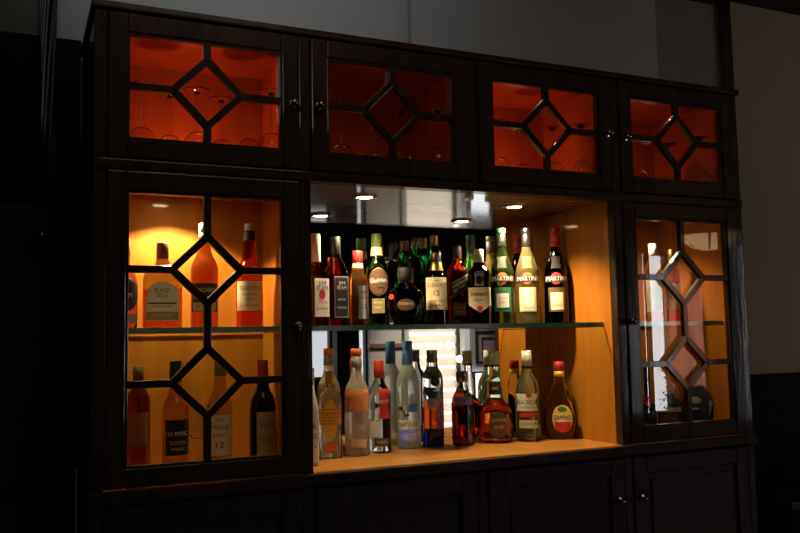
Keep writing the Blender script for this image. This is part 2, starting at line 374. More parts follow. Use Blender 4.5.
# doors
def knob(parent, x, z, y=-.008):
    b = bmesh.new(); lathe(b, [(0, .011), (.003, .011), (.004, .006), (.012, .005), (.015, .010), (.021, .012), (.026, .009), (.028, .003)], 20)
    bmesh.ops.rotate(b, verts=b.verts[:], cent=(0, 0, 0), matrix=Matrix.Rotation(R(90), 3, 'X'))
    bmesh.ops.translate(b, verts=b.verts[:], vec=W(x, y, z))
    return cpart('knob', b, m_knob, parent, smooth=True)
def glazed_door(i, z0, z1, oT, oB, centres, hw, hh, side):
    g = .0025; x0 = i*P_+HP+g; x1 = (i+1)*P_-HP-g; a0 = i*P_+OM; a1 = (i+1)*P_-OM; cx = i*P_+.25
    b = bmesh.new(); y0, y1 = -.006, .024
    ubox(b, x0, a0, y0, y1, z0, z1); ubox(b, a1, x1, y0, y1, z0, z1)
    ubox(b, a0, a1, y0, y1, oT, z1); ubox(b, a0, a1, y0, y1, z0, oB)
    dr = cpart('door', b, m_dark, bevel=.0035)
    b = bmesh.new(); q = .006                               # bead round the glass
    ubox(b, a0, a0+q, -.002, .014, oB, oT); ubox(b, a1-q, a1, -.002, .014, oB, oT)
    ubox(b, a0+q, a1-q, -.002, .014, oT-q, oT); ubox(b, a0+q, a1-q, -.002, .014, oB, oB+q)
    cpart('bead', b, m_dark, dr, bevel=.002)
    b = bmesh.new(); wd = .0175; t0, t1 = -.003, .0135
    lim = [oT]+[c for c in centres]+[oB]
    for k, c in enumerate(centres):
        T, B_, L, Rr = (cx, c+hh), (cx, c-hh), (cx-hw, c), (cx+hw, c)
        for p, q2 in ((T, Rr), (Rr, B_), (B_, L), (L, T)): bar(b, p, q2, wd, t0, t1)
        bar(b, (a0, c), L, wd, t0, t1); bar(b, Rr, (a1, c), wd, t0, t1)
        top = oT if k == 0 else centres[k-1]-hh
        bar(b, T, (cx, top), wd, t0, t1)
    bar(b, (cx, centres[-1]-hh), (cx, oB), wd, t0, t1)
    cpart('lattice', b, m_dark, dr, bevel=.0015)
    b = bmesh.new()                                         # one sheet of glass behind the lattice
    vs = [b.verts.new(W(x, .0150, z)) for x, z in ((a0-.01, oB-.01), (a1+.01, oB-.01), (a1+.01, oT+.01), (a0-.01, oT+.01))]; b.faces.new(vs)
    cpart('glass_pane', b, m_pane, dr)
    return dr
kx = {0: (.466, 1.033), 1: (.537, 1.034), 2: (1.466, 1.040), 3: (1.535, 1.034)}
for i in range(4):
    dr = glazed_door(i, .8655, 1.2150, UT, UB, [1.040], .083, .083, 0)
    knob(dr, *kx[i])
for i, k in ((0, (.468, .465)), (3, (1.525, .466))):
    dr = glazed_door(i, .1005, .8335, LT, LB, [.603, .334], .083, .081, 0)
    knob(dr, *k)
# panelled doors under the counter
for i in range(4):
    x0 = i*P_+HP+.003; x1 = (i+1)*P_-HP-.003; z0, z1 = ZF+.07, ZCL-.008; s = .05
    b = bmesh.new()
    ubox(b, x0, x0+s, -.004, .02, z0, z1); ubox(b, x1-s, x1, -.004, .02, z0, z1); ubox(b, x0+s, x1-s, -.004, .02, z1-s, z1); ubox(b, x0+s, x1-s, -.004, .02, z0, z0+s)
    dr = cpart('base_door', b, m_base, bevel=.003)
    b = bmesh.new(); ubox(b, x0+s, x1-s, .006, .016, z0+s, z1-s); ubox(b, x0+s+.02, x1-s-.02, .001, .006, z0+s+.02, z1-s-.02); cpart('panel', b, m_base, dr, bevel=.002)
    knob(dr, x1-.025 if i % 2 == 0 else x0+.025, z1-.12, -.004)

# glass shelves
SH0, SH1 = .4525, .4660
def shelf(x0, x1, label, m=m_shelf):
    b = bmesh.new(); c = W((x0+x1)/2, .2, SH0); p = W(x0, .070, SH0)-c; q = W(x1, D-.006, SH1)-c
    vs = box(b, p.x, q.x, p.y, q.y, p.z, q.z)
    for f in b.faces:
        n = f.calc_center_median()
        if abs(n.z-p.z) > 1e-5 and abs(n.z-q.z) > 1e-5: f.material_index = 1
    o = mesh_obj('glass_shelf', b, None, mats=[m, m_edge]); o.location = c
    return tag(o, label, 'shelf', 'glass shelves of the back bar')
shelf(HP+.007, P_-HP-.001, 'green-edged glass shelf behind the tall left latticed door', m_shelf_dim)
shelf(P_+HP+.001, 3*P_-HP-.001, 'long green-edged glass shelf across the mirrored niche')
shelf(3*P_+HP+.001, 4*P_-HP-.007, 'green-edged glass shelf behind the tall right latticed door')

# recessed downlights
def downlight(x, y, label, energy, size=125, blend=.75):
    t = empty('downlight', W(x, y, ZH), label=label, cat='lamp', group='recessed downlights')
    b = bmesh.new(); lathe(b, [(-.0005, .026), (-.006, .028), (-.007, .036), (-.003, .041), (-.0005, .041)], 36, False, False)
    mesh_obj('trim_ring', b, m_brass, t, smooth=True)
    b = bmesh.new(); lathe(b, [(-.0010, .0255), (-.004, .0245), (-.006, .014), (-.0065, .002)], 32)
    mesh_obj('lens', b, mat('downlight_lens', (1, .95, .85), .4, emit=(1, .80, .50), estr=40), t, smooth=True)
    l = light('lamp', 'SPOT', (0, 0, -.012), energy, (1, .74, .42), t, spot_size=R(size), spot_blend=blend, shadow_soft_size=.022)
    return t
downlight(.212, .237, 'glowing recessed downlight above the left cupboard shelf', 40.0, 122, .25)
downlight(.733, .17, 'glowing brass-ringed downlight in the niche soffit, left one', 26)
downlight(1.25, .19, 'glowing brass-ringed downlight in the niche soffit, right one', 47)
downlight(1.75, .19, 'recessed downlight above the shelf behind the right latticed door', 13)
# warm glow inside the upper cupboards
for i, e_ in enumerate((2.1, .16, 1.6, .65)):
    light('cupboard_glow', 'POINT', W(i*P_+.25, .265, UF+.03), e_, (1, .48, .18), None, shadow_soft_size=.02)
    light('glint_fill', 'POINT', W(i*P_+.25, .085, ZTOP-.042), (.42, .12, .30, .2)[i], (1, .55, .25), None, shadow_soft_size=.005)  # added lamp without fixture, for glints on the upturned glasses
# ------------------------------------------------------------------ bottles
def pchip(rows):
    zs = [r[0] for r in rows]; rs = [r[1] for r in rows]; n = len(zs)
    h = [zs[i+1]-zs[i] for i in range(n-1)]; dl = [(rs[i+1]-rs[i])/h[i] for i in range(n-1)]
    m = [dl[0]]+[0]*(n-2)+[dl[-1]]
    for i in range(1, n-1):
        if dl[i-1]*dl[i] > 0: m[i] = 2*dl[i-1]*dl[i]/(dl[i-1]+dl[i])
    def f(z):
        if z <= zs[0]: return rs[0]
        if z >= zs[-1]: return rs[-1]
        i = max(k for k in range(n-1) if zs[k] <= z); t = (z-zs[i])/h[i]
        return rs[i]*(1+2*t)*(1-t)**2+h[i]*m[i]*t*(1-t)**2+rs[i+1]*t*t*(3-2*t)+h[i]*m[i+1]*t*t*(t-1)
    return f
def lerp(rows, k):
    def f(z):
        if z <= rows[0][0]: return rows[0][k]
        for a, b in zip(rows, rows[1:]):
            if z <= b[0]: t = (z-a[0])/max(1e-9, b[0]-a[0]); return a[k]*(1-t)+b[k]*t
        return rows[-1][k]
    return f
def ring_solid(bm, zs, rf, nf, ff, N=40, mi=None):
    rings = []
    for z in zs:
        r, n, fl = rf(z), nf(z), ff(z); ring = []
        for k in range(N):
            a = 2*math.pi*(k+.5)/N; c, s = math.cos(a), math.sin(a)
            q = (abs(c)**n+abs(s)**n)**(-1/n)
            ring.append(bm.verts.new((r*q*c, r*q*s*fl, z)))
        rings.append(ring)
    for i in range(len(rings)-1):
        for k in range(N):
            f = bm.faces.new([rings[i][k], rings[i][(k+1) % N], rings[i+1][(k+1) % N], rings[i+1][k]])
            if mi: f.material_index = mi(.5*(zs[i]+zs[i+1]))
    bm.faces.new(rings[0][::-1]); bm.faces.new(rings[-1])
SHAPES = {
    'rect': lambda v: (1, 1), 'ellipse': lambda v: (math.sqrt(max(0, 1-(2*v-1)**2)),)*2,
    'arch': lambda v: (1, 1) if v > .42 else (math.sqrt(max(.0, 1-((.42-v)/.42)**2)),)*2,
    'chevron': lambda v: (1, 1) if v < .70 else ((1-v)/.30,)*2,
    'slant': lambda v: (1, 1),
    'bow': lambda v: (.82+.18*abs(2*v-1),)*2,
}
PAPER = {}
def paper(n, col, rough=.55, metal=0, var=0):
    if n not in PAPER: PAPER[n] = mat('paper_'+n if not metal else 'foil_'+n, col, rough, metal=metal, var=var, vscale=(90, 90, 90))
    return PAPER[n]
cream = paper('cream', (.78, .66, .42)); white = paper('white', (.82, .80, .74)); black = paper('black', (.012, .011, .010))
gold = paper('gold', (.62, .42, .12), .3, 1); silver = paper('silver', (.6, .6, .58), .3, 1); red = paper('red', (.50, .025, .02)); ink = paper('ink', (.03, .02, .015))
yellow = paper('yellow', (.85, .55, .06)); orange = paper('orange', (.75, .16, .03)); navy = paper('navy', (.02, .035, .16)); blue = paper('blue', (.05, .16, .42))
green = paper('green', (.03, .16, .07)); grey = paper('grey', (.35, .34, .32)); tan = paper('tan', (.50, .38, .22)); olive = paper('olive', (.25, .20, .08)); palegold = paper('pale_gold', (.70, .58, .30), .4)
brown = paper('brown', (.10, .05, .025)); goldcap = paper('gold_cap', (.55, .40, .14), .35, 1); palegreen = paper('pale_green', (.55, .62, .42))
g_clear = glass('clear_glass', (.96, .97, .96), ior=1.10); g_amber = glass('amber_whisky', (.90, .44, .12), ior=1.33, milk=.06); g_deep = glass('deep_amber', (.74, .27, .08), ior=1.33); g_red = glass('red_whisky', (.80, .18, .07))
g_tint = glass('rinsed_glass', (.93, .84, .62)); g_dark = glass('near_black_glass', (.06, .025, .015)); g_green = glass('green_glass', (.34, .55, .22), milk=.025); g_bright = glass('emerald_glass', (.12, .66, .32)); g_dgreen = glass('dark_green_glass', (.26, .34, .12))
g_gold = glass('straw_wine', (.96, .82, .34), ior=1.14, milk=.12); g_pale = glass('pale_spirit', (.95, .93, .82), ior=1.3); g_blue = glass('cobalt_glass', (.06, .14, .62)); g_frost = glass('frosted_glass', (.90, .93, .92), .32, milk=.42); g_frosty = glass('frosted_orange', (.93, .86, .76), .32, milk=.45); g_brown = glass('brown_liquor', (.48, .16, .07))
UP = dict(z=SH1, top=W(0, 0, SH1).z+.0006); DN = dict(z=ZC, top=1.0+.0006)
def bottle(label, cx, ym, Y, where, rows, body, caps, labels=(), clear=None, fill=None, rot=0, group='bottles in the back bar', cat='bottle', name='bottle', bodyname='glass_body'):
    p = at(cx, ym, Y); s = pxm(p); base = where['top']
    dx, dy = CAM.x-p.x, CAM.y-p.y
    t = empty(name, (p.x, Y*K, base), math.atan2(dx, -dy)+R(rot), label, cat, group)
    Z = lambda y: at(cx, y, Y).z-base
    rr = [(Z(r[0]), r[1]*s, r[2] if len(r) > 2 else 2, r[3] if len(r) > 3 else 1) for r in rows]
    z0 = rr[0][0]
    rr[0] = (0.0,)+rr[0][1:]
    rr = [(0.0, rr[0][1]*.88, rr[0][2], rr[0][3]), (.004, rr[0][1], rr[0][2], rr[0][3])]+[r for r in rr[1:] if r[0] > .008]
    rf = pchip(rr); nf = lerp(rr, 2); ff = lerp(rr, 3)
    zs = []
    for a, b in zip(rr, rr[1:]):
        k = max(1, min(8, int((b[0]-a[0])/.006)))
        if abs(a[1]-b[1]) < 1e-5: k = 1
        zs += [a[0]+(b[0]-a[0])*i/k for i in range(k)]
    zs.append(rr[-1][0])
    bm = bmesh.new()
    if fill is not None:
        zf = Z(fill); zs = sorted(set(zs+[zf])); ring_solid(bm, zs, rf, nf, ff, 40, lambda z: 0 if z < zf else 1)
        mesh_obj(bodyname, bm, None, t, smooth=True, mats=[body, clear or g_clear])
    else:
        ring_solid(bm, zs, rf, nf, ff); mesh_obj(bodyname, bm, body, t, smooth=True)
    for c in caps:
        nm, m, rws = c[0], c[1], c[2]
        cr = sorted([(Z(y), hw*s) for y, hw in rws]); bm = bmesh.new()
        pr = [(cr[0][0], cr[0][1]*.96)]+[(z+(.0008 if i == 0 else 0), r) for i, (z, r) in enumerate(cr)]
        pr[-1] = (pr[-1][0]-.0012, pr[-1][1]); pr.append((cr[-1][0], cr[-1][1]*.93))
        lathe(bm, pr, 28); mesh_obj(nm, bm, m, t, smooth=True)
    def surf(x, z, off):
        r = rf(z)+off; n = nf(z); x = max(-r*.985, min(r*.985, x))
        return x, -((r**n-abs(x)**n)**(1/n))*ff(z)
    for L in labels:
        zt, zb = Z(L['y'][0]), Z(L['y'][1]); off = L.get('off', .0008); hw = L['hw']*s; ddx = L.get('dx', 0)*s; sl = L.get('slant', 0)*s
        sh = SHAPES[L.get('shape', 'rect')]; bm = bmesh.new(); NV, NU = 14, 12; grid = []
        for i in range(NV+1):
            v = i/NV; row = []
            for j in range(NU+1):
                u = 2*j/NU-1; wl, wr = sh(v); x = ddx+u*hw*(wl if u < 0 else wr); z = zt+(zb-zt)*v+sl*u
                x2, y = surf(x, z, off); row.append(bm.verts.new((x2, y, z)))
            grid.append(row)
        for i in range(NV):
            for j in range(NU):
                try: bm.faces.new([grid[i][j], grid[i+1][j], grid[i+1][j+1], grid[i][j+1]])
                except Exception: pass
        bmesh.ops.remove_doubles(bm, verts=bm.verts[:], dist=1e-6)
        lo = mesh_obj(L.get('name', 'label'), bm, L['mat'], t, smooth=True)
        for T in L.get('text', ()):
            st, y, hpx, tm = T[:4]; mw = (T[4] if len(T) > 4 else L['hw']*1.8)*s; tdx = (T[5] if len(T) > 5 else 0)*s
            me = text_mesh(st, hpx*s/.69)
            wd = max(v.co.x for v in me.vertices)-min(v.co.x for v in me.vertices) if me.vertices else 1
            kx_ = mw/wd; zc = Z(y)
            mid = (max(v.co.x for v in me.vertices)+min(v.co.x for v in me.vertices))/2
            for v in me.vertices:
                x = ddx+tdx+(v.co.x-mid)*kx_; z = zc+v.co.y+sl*((v.co.x-mid)*kx_/hw)
                x2, yy = surf(x, z, off+.0009); v.co = (x2, yy, z)
            me.materials.append(tm); o = bpy.data.objects.new('lettering', me); C.objects.link(o); o.parent = lo
    return t
def lab(y0, y1, hw, m, shape='rect', text=(), dx=0, name='label', off=.0008, slant=0):
    return dict(y=(y0, y1), hw=hw, mat=m, shape=shape, text=text, dx=dx, name=name, off=off, slant=slant)
GT = 'bottles on the glass shelf of the niche'; GB = 'bottles on the counter of the niche'
GL = 'bottles on the shelf behind the left door'; GM = 'bottles at the bottom behind the left door'; GR = 'bottles behind the right door'

# ---- niche, glass shelf, left to right
bottle('white-capped square bourbon bottle by the left end of the niche shelf', 316, 290, .185, UP,
       [(322, 10.5, 9), (280, 10.5, 9), (272, 8, 4), (266, 5, 2), (262, 4.6, 2), (238, 4.4, 2)], g_deep,
       [('cap', white, [(262, 5.2), (234, 4.8)])],
       [lab(279, 317, 8.6, white, text=[('JIM', 284, 4.5, ink, 9), ('BEAM', 289, 4.5, ink, 13), ('WHITE', 303, 2.2, red, 11), ('BOURBON', 309, 2.2, ink, 13)]),
        lab(290, 300, 3.6, red, 'ellipse', name='seal', off=.0014)], rot=34, group=GT)
bottle('black-labelled square bourbon bottle with a black cap, second along the niche shelf', 336, 285, .205, UP,
       [(322, 10.2, 9), (280, 10.2, 9), (268, 8.5, 5), (258, 5.6, 2), (250, 4.8, 2), (242, 4.6, 2)], g_red,
       [('cap', black, [(258, 5.3), (237, 5.0)])],
       [lab(277, 318, 8.2, grey), lab(278.2, 316.8, 7.3, black, text=[('JIM', 284, 3.6, white, 8), ('BEAM', 288.5, 3.6, white, 11), ('BLACK', 300, 2.2, white, 9), ('DOUBLE AGED', 308, 1.8, white, 11)], off=.0012, name='label_field')], rot=32, group=GT)
bottle('red-capped whisky bottle with an ornate silver label, third along the niche shelf', 358, 285, .255, UP,
       [(322, 10.5, 2), (290, 10.5, 2), (280, 10, 2), (272, 6.6, 2), (264, 5, 2), (254, 4.6, 2)], g_amber,
       [('cap', red, [(263, 5.2), (251, 5.0)]), ('neck_foil', paper('peach', (.75, .42, .25)), [(270, 5.8), (263.2, 5.1)])],
       [lab(286, 319, 6.2, silver, 'bow', text=[('CHIVAS', 293, 3.2, brown, 10), ('REGAL', 298, 3.2, brown, 10), ('12', 307, 4.5, brown, 5)], dx=3)], rot=16, group=GT)
bottle('tall green whisky bottle with gold neck foil and round dark label', 377, 280, .30, UP,
       [(322, 11.4, 3), (280, 11.4, 3), (270, 11, 3), (262, 8.6, 2), (256, 6, 2), (240, 4.8, 2)], g_dgreen,
       [('cap', paper('cap_green', (.14, .22, .06), .35), [(247, 5.3), (234, 5.1)]), ('neck_foil', palegold, [(256, 6.3), (247.2, 5.4)])],
       [lab(268, 297, 9.6, gold, 'ellipse', dx=1.5), lab(269.4, 295.6, 8.7, brown, 'ellipse', dx=1.5, off=.0012, name='label_field', text=[('Glenfiddich', 281.5, 4.6, white, 16), ('12 YEARS', 288, 2.2, gold, 9)]),
        lab(299, 313.5, 6.2, olive, dx=1, text=[('SINGLE', 303, 2.2, cream, 9), ('MALT', 308, 2.2, cream, 7)], name='lower_label')], group=GT)
bottle('round dark red decanter bottle with a black stopper before two coupe glasses', 406, 300, .20, UP,
       [(322, 11, 2, .6), (316, 15.5, 2, .55), (303, 18, 2, .5), (292, 15.8, 2, .55), (286, 9, 2, .8), (283, 6, 2, 1), (279, 5, 2, 1)], g_brown,
       [('stopper', black, [(283, 6.8), (276, 8.2), (268, 7.8)])],
       [lab(299, 311, 9, brown, 'ellipse', text=[('RESERVA', 304, 2.6, palegold, 14)]), lab(294, 299.5, 2.6, red, 'ellipse', dx=-14.5, name='seal')], group=GT)
bottle('pale-capped single malt bottle with a large cream label', 436.5, 290, .255, UP,
       [(322, 12, 2), (284, 12, 2), (276, 10.5, 2), (270, 6.5, 2), (262, 5, 2), (254, 4.8, 2)], g_dgreen,
       [('cap', silver, [(262, 5.6), (253, 5.3)]), ('neck_foil', goldcap, [(271, 7.4), (267, 6.4), (262.2, 5.7)])],
       [lab(278, 310, 10.4, cream, text=[('THE', 281.5, 1.8, brown, 5), ('GLENLIVET', 286, 3.8, brown, 18), ('12', 294, 5, brown, 6), ('YEARS OF AGE', 301.5, 2.0, brown, 17), ('SINGLE MALT', 306, 1.8, brown, 14)])], group=GT)
bottle('square red whisky bottle with a slanted silver and black label', 458, 290, .292, UP,
       [(322, 9.6, 6), (278, 9.6, 6), (270, 9, 4), (264, 6.2, 2), (258, 4, 2), (246, 3.6, 2)], g_red,
       [('cap', brown, [(259, 4.6), (246, 4.2)])],
       [lab(279, 294, 9.1, silver, slant=5, dx=.3), lab(281, 292, 9.1, black, slant=5, dx=.3, off=.0012, name='label_field', text=[('JOHNNIE WALKER', 284.5, 2.6, palegold, 16.5), ('RED LABEL', 289, 2.2, white, 12)]),
        lab(303, 316, 6.5, brown, text=[('OLD SCOTCH', 308, 2.0, tan, 11), ('WHISKY', 312, 2, tan, 8)], name='lower_label')], rot=6, group=GT)
bottle('black whisky bottle with cream cap and pointed cream label', 479.5, 290, .213, UP,
       [(322, 11.4, 4), (280, 11.4, 4), (272, 10.5, 4), (266, 6.5, 2), (260, 4.6, 2), (252, 4.4, 2)], g_dark,
       [('cap', cream, [(264, 5.2), (249.5, 4.8)])],
       [lab(288, 313, 10.9, cream, 'chevron', text=[("Ballantine's", 294.5, 4.2, brown, 17), ('FINEST', 300.5, 2, brown, 10)]), lab(274, 286.5, 4.8, grey, 'bow', name='crest'), lab(276, 285, 3.4, black, 'ellipse', name='crest_field', off=.0012), lab(306, 312.5, 2.6, red, 'ellipse', off=.0014, name='seal')], group=GT)
def vermouth(label, cx, body, capm, capf, ballm, lowm, lowf, lowtxt, crest, Y=.25):
    return bottle(label, cx, 285, Y, UP,
       [(322, 12.6, 2), (316, 12.6, 2), (290, 12.2, 2), (272, 11.4, 2), (262, 8.6, 2), (252, 5.4, 2), (247, 4.6, 2), (233, 4.2, 2)], body,
       [('neck_foil', capf, [(247, 5.0), (234.2, 4.6)]), ('cap', capm, [(234, 5.0), (228.5, 4.8)])],
       [lab(273, 285, 5.6, ballm, 'ellipse', name='emblem'), lab(276.5, 282.5, 11.0, ink, name='band', off=.0014, text=[('MARTINI', 279.5, 4.2, white, 19.5)]),
        lab(288, 312, 8.2, lowf, name='lower_field', off=.0006), lab(*lowm[:2], 6.2, lowm[2], name='lower_label', off=.0013, text=lowtxt),
        lab(257, 269, 4.8, crest, 'bow', name='embossed_crest', off=.0003)], group=GT)
vermouth('green vermouth bottle with a green and silver capsule on the niche shelf', 502.5, g_green, green, paper('capsule_green', (.30, .40, .32), .3, 1), paper('emblem_orange', (.65, .13, .04)),
         (294, 308, white), green, [('EXTRA', 299, 2.2, grey, 8), ('DRY', 303, 2.2, grey, 6)], paper('green_relief', (.012, .024, .008), .75), Y=.262)
vermouth('golden vermouth bottle with a silver capsule on the niche shelf', 527.5, g_gold, silver, paper('capsule_silver', (.42, .42, .42), .28, 1), paper('emblem_orange', (.65, .13, .04)),
         (289, 311, paper('pale_yellow', (.85, .82, .58))), paper('straw', (.80, .66, .28)), [('BIANCO', 293, 2.0, grey, 9), ('VERMOUTH', 308, 2.2, ink, 10)], paper('straw_relief', (.11, .075, .015), .75), Y=.25)
vermouth('near black vermouth bottle with a red capsule at the right of the niche shelf', 556.5, g_dark, red, paper('capsule_red', (.55, .05, .03), .4), red,
         (293, 310, cream), brown, [('ROSSO', 305.5, 2.6, red, 10)], paper('dark_relief', (.012, .008, .006), .75), Y=.25)
# two green bottles behind the coupes
bottle('emerald wine bottle standing behind the coupe glasses', 417, 280, .318, UP, [(322, 9.4), (275, 9.4), (264, 8.6), (256, 4.6), (242, 4.0)], g_bright, [('cap', brown, [(248, 4.4), (238, 4.3)])], group=GT)
bottle('emerald wine bottle with a gold cap behind the cream-labelled malt', 434.5, 280, .322, UP, [(322, 9.4), (272, 9.4), (262, 8.0), (252, 4.6), (240, 4.0)], g_bright, [('cap', goldcap, [(246, 4.4), (235.5, 4.3)])], group=GT)

# ---- niche, on the counter
bottle('white-labelled bottle half hidden by the left niche post', 311, 440, .12, DN,
       [(466, 7.8, 4), (412, 7.8, 4), (402, 6.5, 3), (392, 4.4, 2), (384, 3.8, 2), (372, 3.6, 2)], g_frost, [('cap', silver, [(384, 4.2), (368, 4)])],
       [lab(412, 462, 7.3, white, text=[('LA', 426, 6, ink, 7, 2), ('BLANCA', 436, 4.5, ink, 12), ('TEQUILA', 446, 3, ink, 11)])], group=GB)
bottle('gold-capped clear gin bottle with a yellow and red label', 330.5, 420, .228, DN,
       [(458, 11.6, 7, .62), (402, 11.6, 7, .62), (394, 10, 4, .66), (388, 5.6, 2, .9), (383, 4.2, 2, 1), (374, 4, 2, 1)], g_pale,
       [('cap', goldcap, [(384, 4.7), (371, 4.4)])],
       [lab(398, 440, 6.6, yellow, 'ellipse'), lab(408, 424, 10.6, orange, off=.0011, name='label_band'), lab(409.5, 422.5, 10.0, yellow, off=.0014, name='label_field', text=[("GORDON'S", 415, 6.5, red, 18), ('LONDON DRY', 420.3, 2.2, ink, 15)]),
        lab(441, 452, 7, orange, 'ellipse', name='lower_label')], group=GB)
bottle('frosted vodka bottle with an orange cap and orange band', 357, 410, .243, DN,
       [(455, 12.4, 2), (396, 12.2, 2), (388, 11.2, 2), (380, 7.5, 2), (372, 5.4, 2), (352, 4.6, 2)], g_frosty,
       [('cap', orange, [(356, 5.5), (348.5, 5.3)]), ('neck_foil', grey, [(367.5, 5.6), (356.2, 5.4)])],
       [lab(388, 411, 11.6, paper('band_orange', (.62, .24, .09)), name='orange_band'), lab(417, 429, 4.6, grey, dx=3, text=[('VODKA', 421, 2.6, ink, 7)], name='small_label'), lab(438, 446, 9, paper('band_tan', (.62, .50, .34)), name='lower_band')], group=GB)
bottle('clear vodka bottle with a bright red cap and red label', 379.5, 410, .264, DN,
       [(452, 11.2, 2), (398, 11.2, 2), (390, 10, 2), (383, 6, 2), (377, 4.6, 2), (362, 4.2, 2)], g_clear,
       [('cap', red, [(378, 5.2), (360, 4.9)])],
       [lab(388, 418, 5.4, red, 'bow', dx=4.5, text=[('SMIRNOFF', 401, 3.4, white, 9.6)]), lab(420, 436, 6, white, dx=-5, name='side_label'), lab(437, 445, 7.6, brown, name='lower_label', dx=2, text=[('VODKA', 441, 3, white, 11)])], group=GB)
bottle('tall frosted vodka bottle with a blue cap and grey bird', 408.5, 410, .298, DN,
       [(450, 12.2, 2), (388, 12.2, 2), (378, 11, 2), (370, 7.6, 2), (364, 5, 2), (346, 4.4, 2)], g_frost,
       [('cap', blue, [(364.5, 5.3), (341, 5.0)])],
       [lab(408.5, 412.5, 5.4, ink, 'ellipse', dx=-4.6, slant=-3.4, name='bird_print'), lab(405.5, 412.5, 2.6, grey, 'chevron', dx=-3.2, slant=-1, name='bird_wing', off=.0012),
        lab(403, 411, 5, blue, 'bow', dx=4, name='flag_print'), lab(419, 428, 10, white, name='lower_field', off=.0002, text=[('GREY GOOSE', 423.5, 4.6, ink, 19)]), lab(432, 440, 8, paper('pale_blue', (.35, .42, .62)), 'ellipse', name='blue_print')], group=GB)
bottle('clear vodka bottle with a dark stopper and cobalt blue foot', 433, 405, .299, DN,
       [(446, 10.6, 2), (380, 10.6, 2), (374, 9.6, 2), (369, 6.6, 2), (362, 5.2, 2), (354, 5, 2)], g_blue,
       [('cap', paper('pewter', (.22, .20, .18), .35, 1), [(362.5, 5.6), (350, 5.4)])],
       [lab(376, 386, 4.6, black, 'ellipse', dx=2.5, name='seal'), lab(398, 408, 5, grey, 'rect', name='print', dx=-1, text=[('CIROC', 402, 4, ink, 9)])], clear=g_clear, fill=430, group=GB)
bottle('small clear bottle part filled with dark spirit, before the blue-footed vodka bottle', 463, 420, .262, DN,
       [(445, 11.2, 2), (405, 11.2, 2), (397, 9.8, 2), (390, 6.4, 2), (384, 4.8, 2), (376, 4.6, 2)], g_brown,
       [('stopper', paper('pewter', (.22, .20, .18), .35, 1), [(382, 5.6), (373, 5.9), (371, 5.5)])],
       [lab(396, 404, 8.8, paper('slate_blue', (.10, .11, .25)), name='label', dx=1)], clear=g_clear, fill=404, group=GB)
bottle('squat dark rum bottle with a pale green cap and black neck label', 495.5, 415, .275, DN,
       [(442, 15.5, 3, .8), (437, 17, 3, .75), (412, 16.6, 3, .75), (405, 13, 2.4, .8), (399, 8.2, 2, 1), (384, 7, 2, 1), (374, 5.4, 2, 1), (364, 4.4, 2, 1), (356, 4.2, 2, 1)], g_deep,
       [('cap', palegreen, [(364.5, 5.4), (351, 5.0)]), ('cap_ring', black, [(366.5, 5.2), (364.7, 5.4)])],
       [lab(381, 394, 6, black, name='neck_label', text=[('XXX', 388, 3, palegold, 7)]), lab(410, 437, 10, brown, 'ellipse', dx=3, text=[('OLD MONK', 419, 2.8, palegold, 15), ('RUM', 426, 3, palegold, 8)])], clear=g_clear, fill=398, group=GB)
bottle('white-capped rum bottle with a white label and green-tinted foot', 528, 405, .242, DN,
       [(441, 12.2, 2), (392, 12.2, 2), (384, 11, 2), (376, 7.2, 2), (370, 5.2, 2), (358, 4.6, 2)], glass('mint_glass', (.80, .93, .82), ior=1.12, milk=.06),
       [('cap', white, [(366, 5.3), (350.5, 5.0)]), ('cap_ring', black, [(368.5, 5.0), (366.3, 5.2)])],
       [lab(393, 410, 10.6, white, 'bow', dx=-1, text=[('BACARDI', 401.5, 4.4, ink, 17), ('SUPERIOR', 406.5, 2, red, 12)]), lab(391, 397, 3, paper('bat_red', (.42, .06, .04)), 'ellipse', dx=1, name='emblem', off=.0015),
        lab(412, 416, 9, red, dx=0, name='red_band'), lab(419, 427, 9.2, palegreen, name='lower_label', text=[('WHITE RUM', 423, 2.6, ink, 15)])], group=GB)
bottle('flat oval flask bottle with a red and yellow cap and round label', 560, 405, .229, DN,
       [(439.5, 11, 2, .55), (434, 14, 2, .5), (418, 16.6, 2, .46), (405, 13.6, 2, .52), (398, 9.8, 2, .75), (391, 9.2, 2, .85), (386, 7.2, 2, 1), (376, 5, 2, 1), (364, 4.4, 2, 1)], glass('flask_glass', (.96, .94, .84), ior=1.42),
       [('cap', red, [(370.5, 5.4), (361.5, 5.2)]), ('neck_foil', yellow, [(376.5, 5.4), (370.7, 5.3)])],
       [lab(404, 432, 10.0, yellow, 'ellipse', dx=2), lab(421, 432, 7.8, red, 'chevron', dx=2, off=.0012, name='red_field'), lab(413.5, 421, 9.6, cream, dx=2, off=.0014, name='label_band', text=[('CAMINO', 417.2, 5, ink, 17)]), lab(406, 411.5, 4.6, green, 'ellipse', dx=2, off=.0016, name='print')], group=GB)

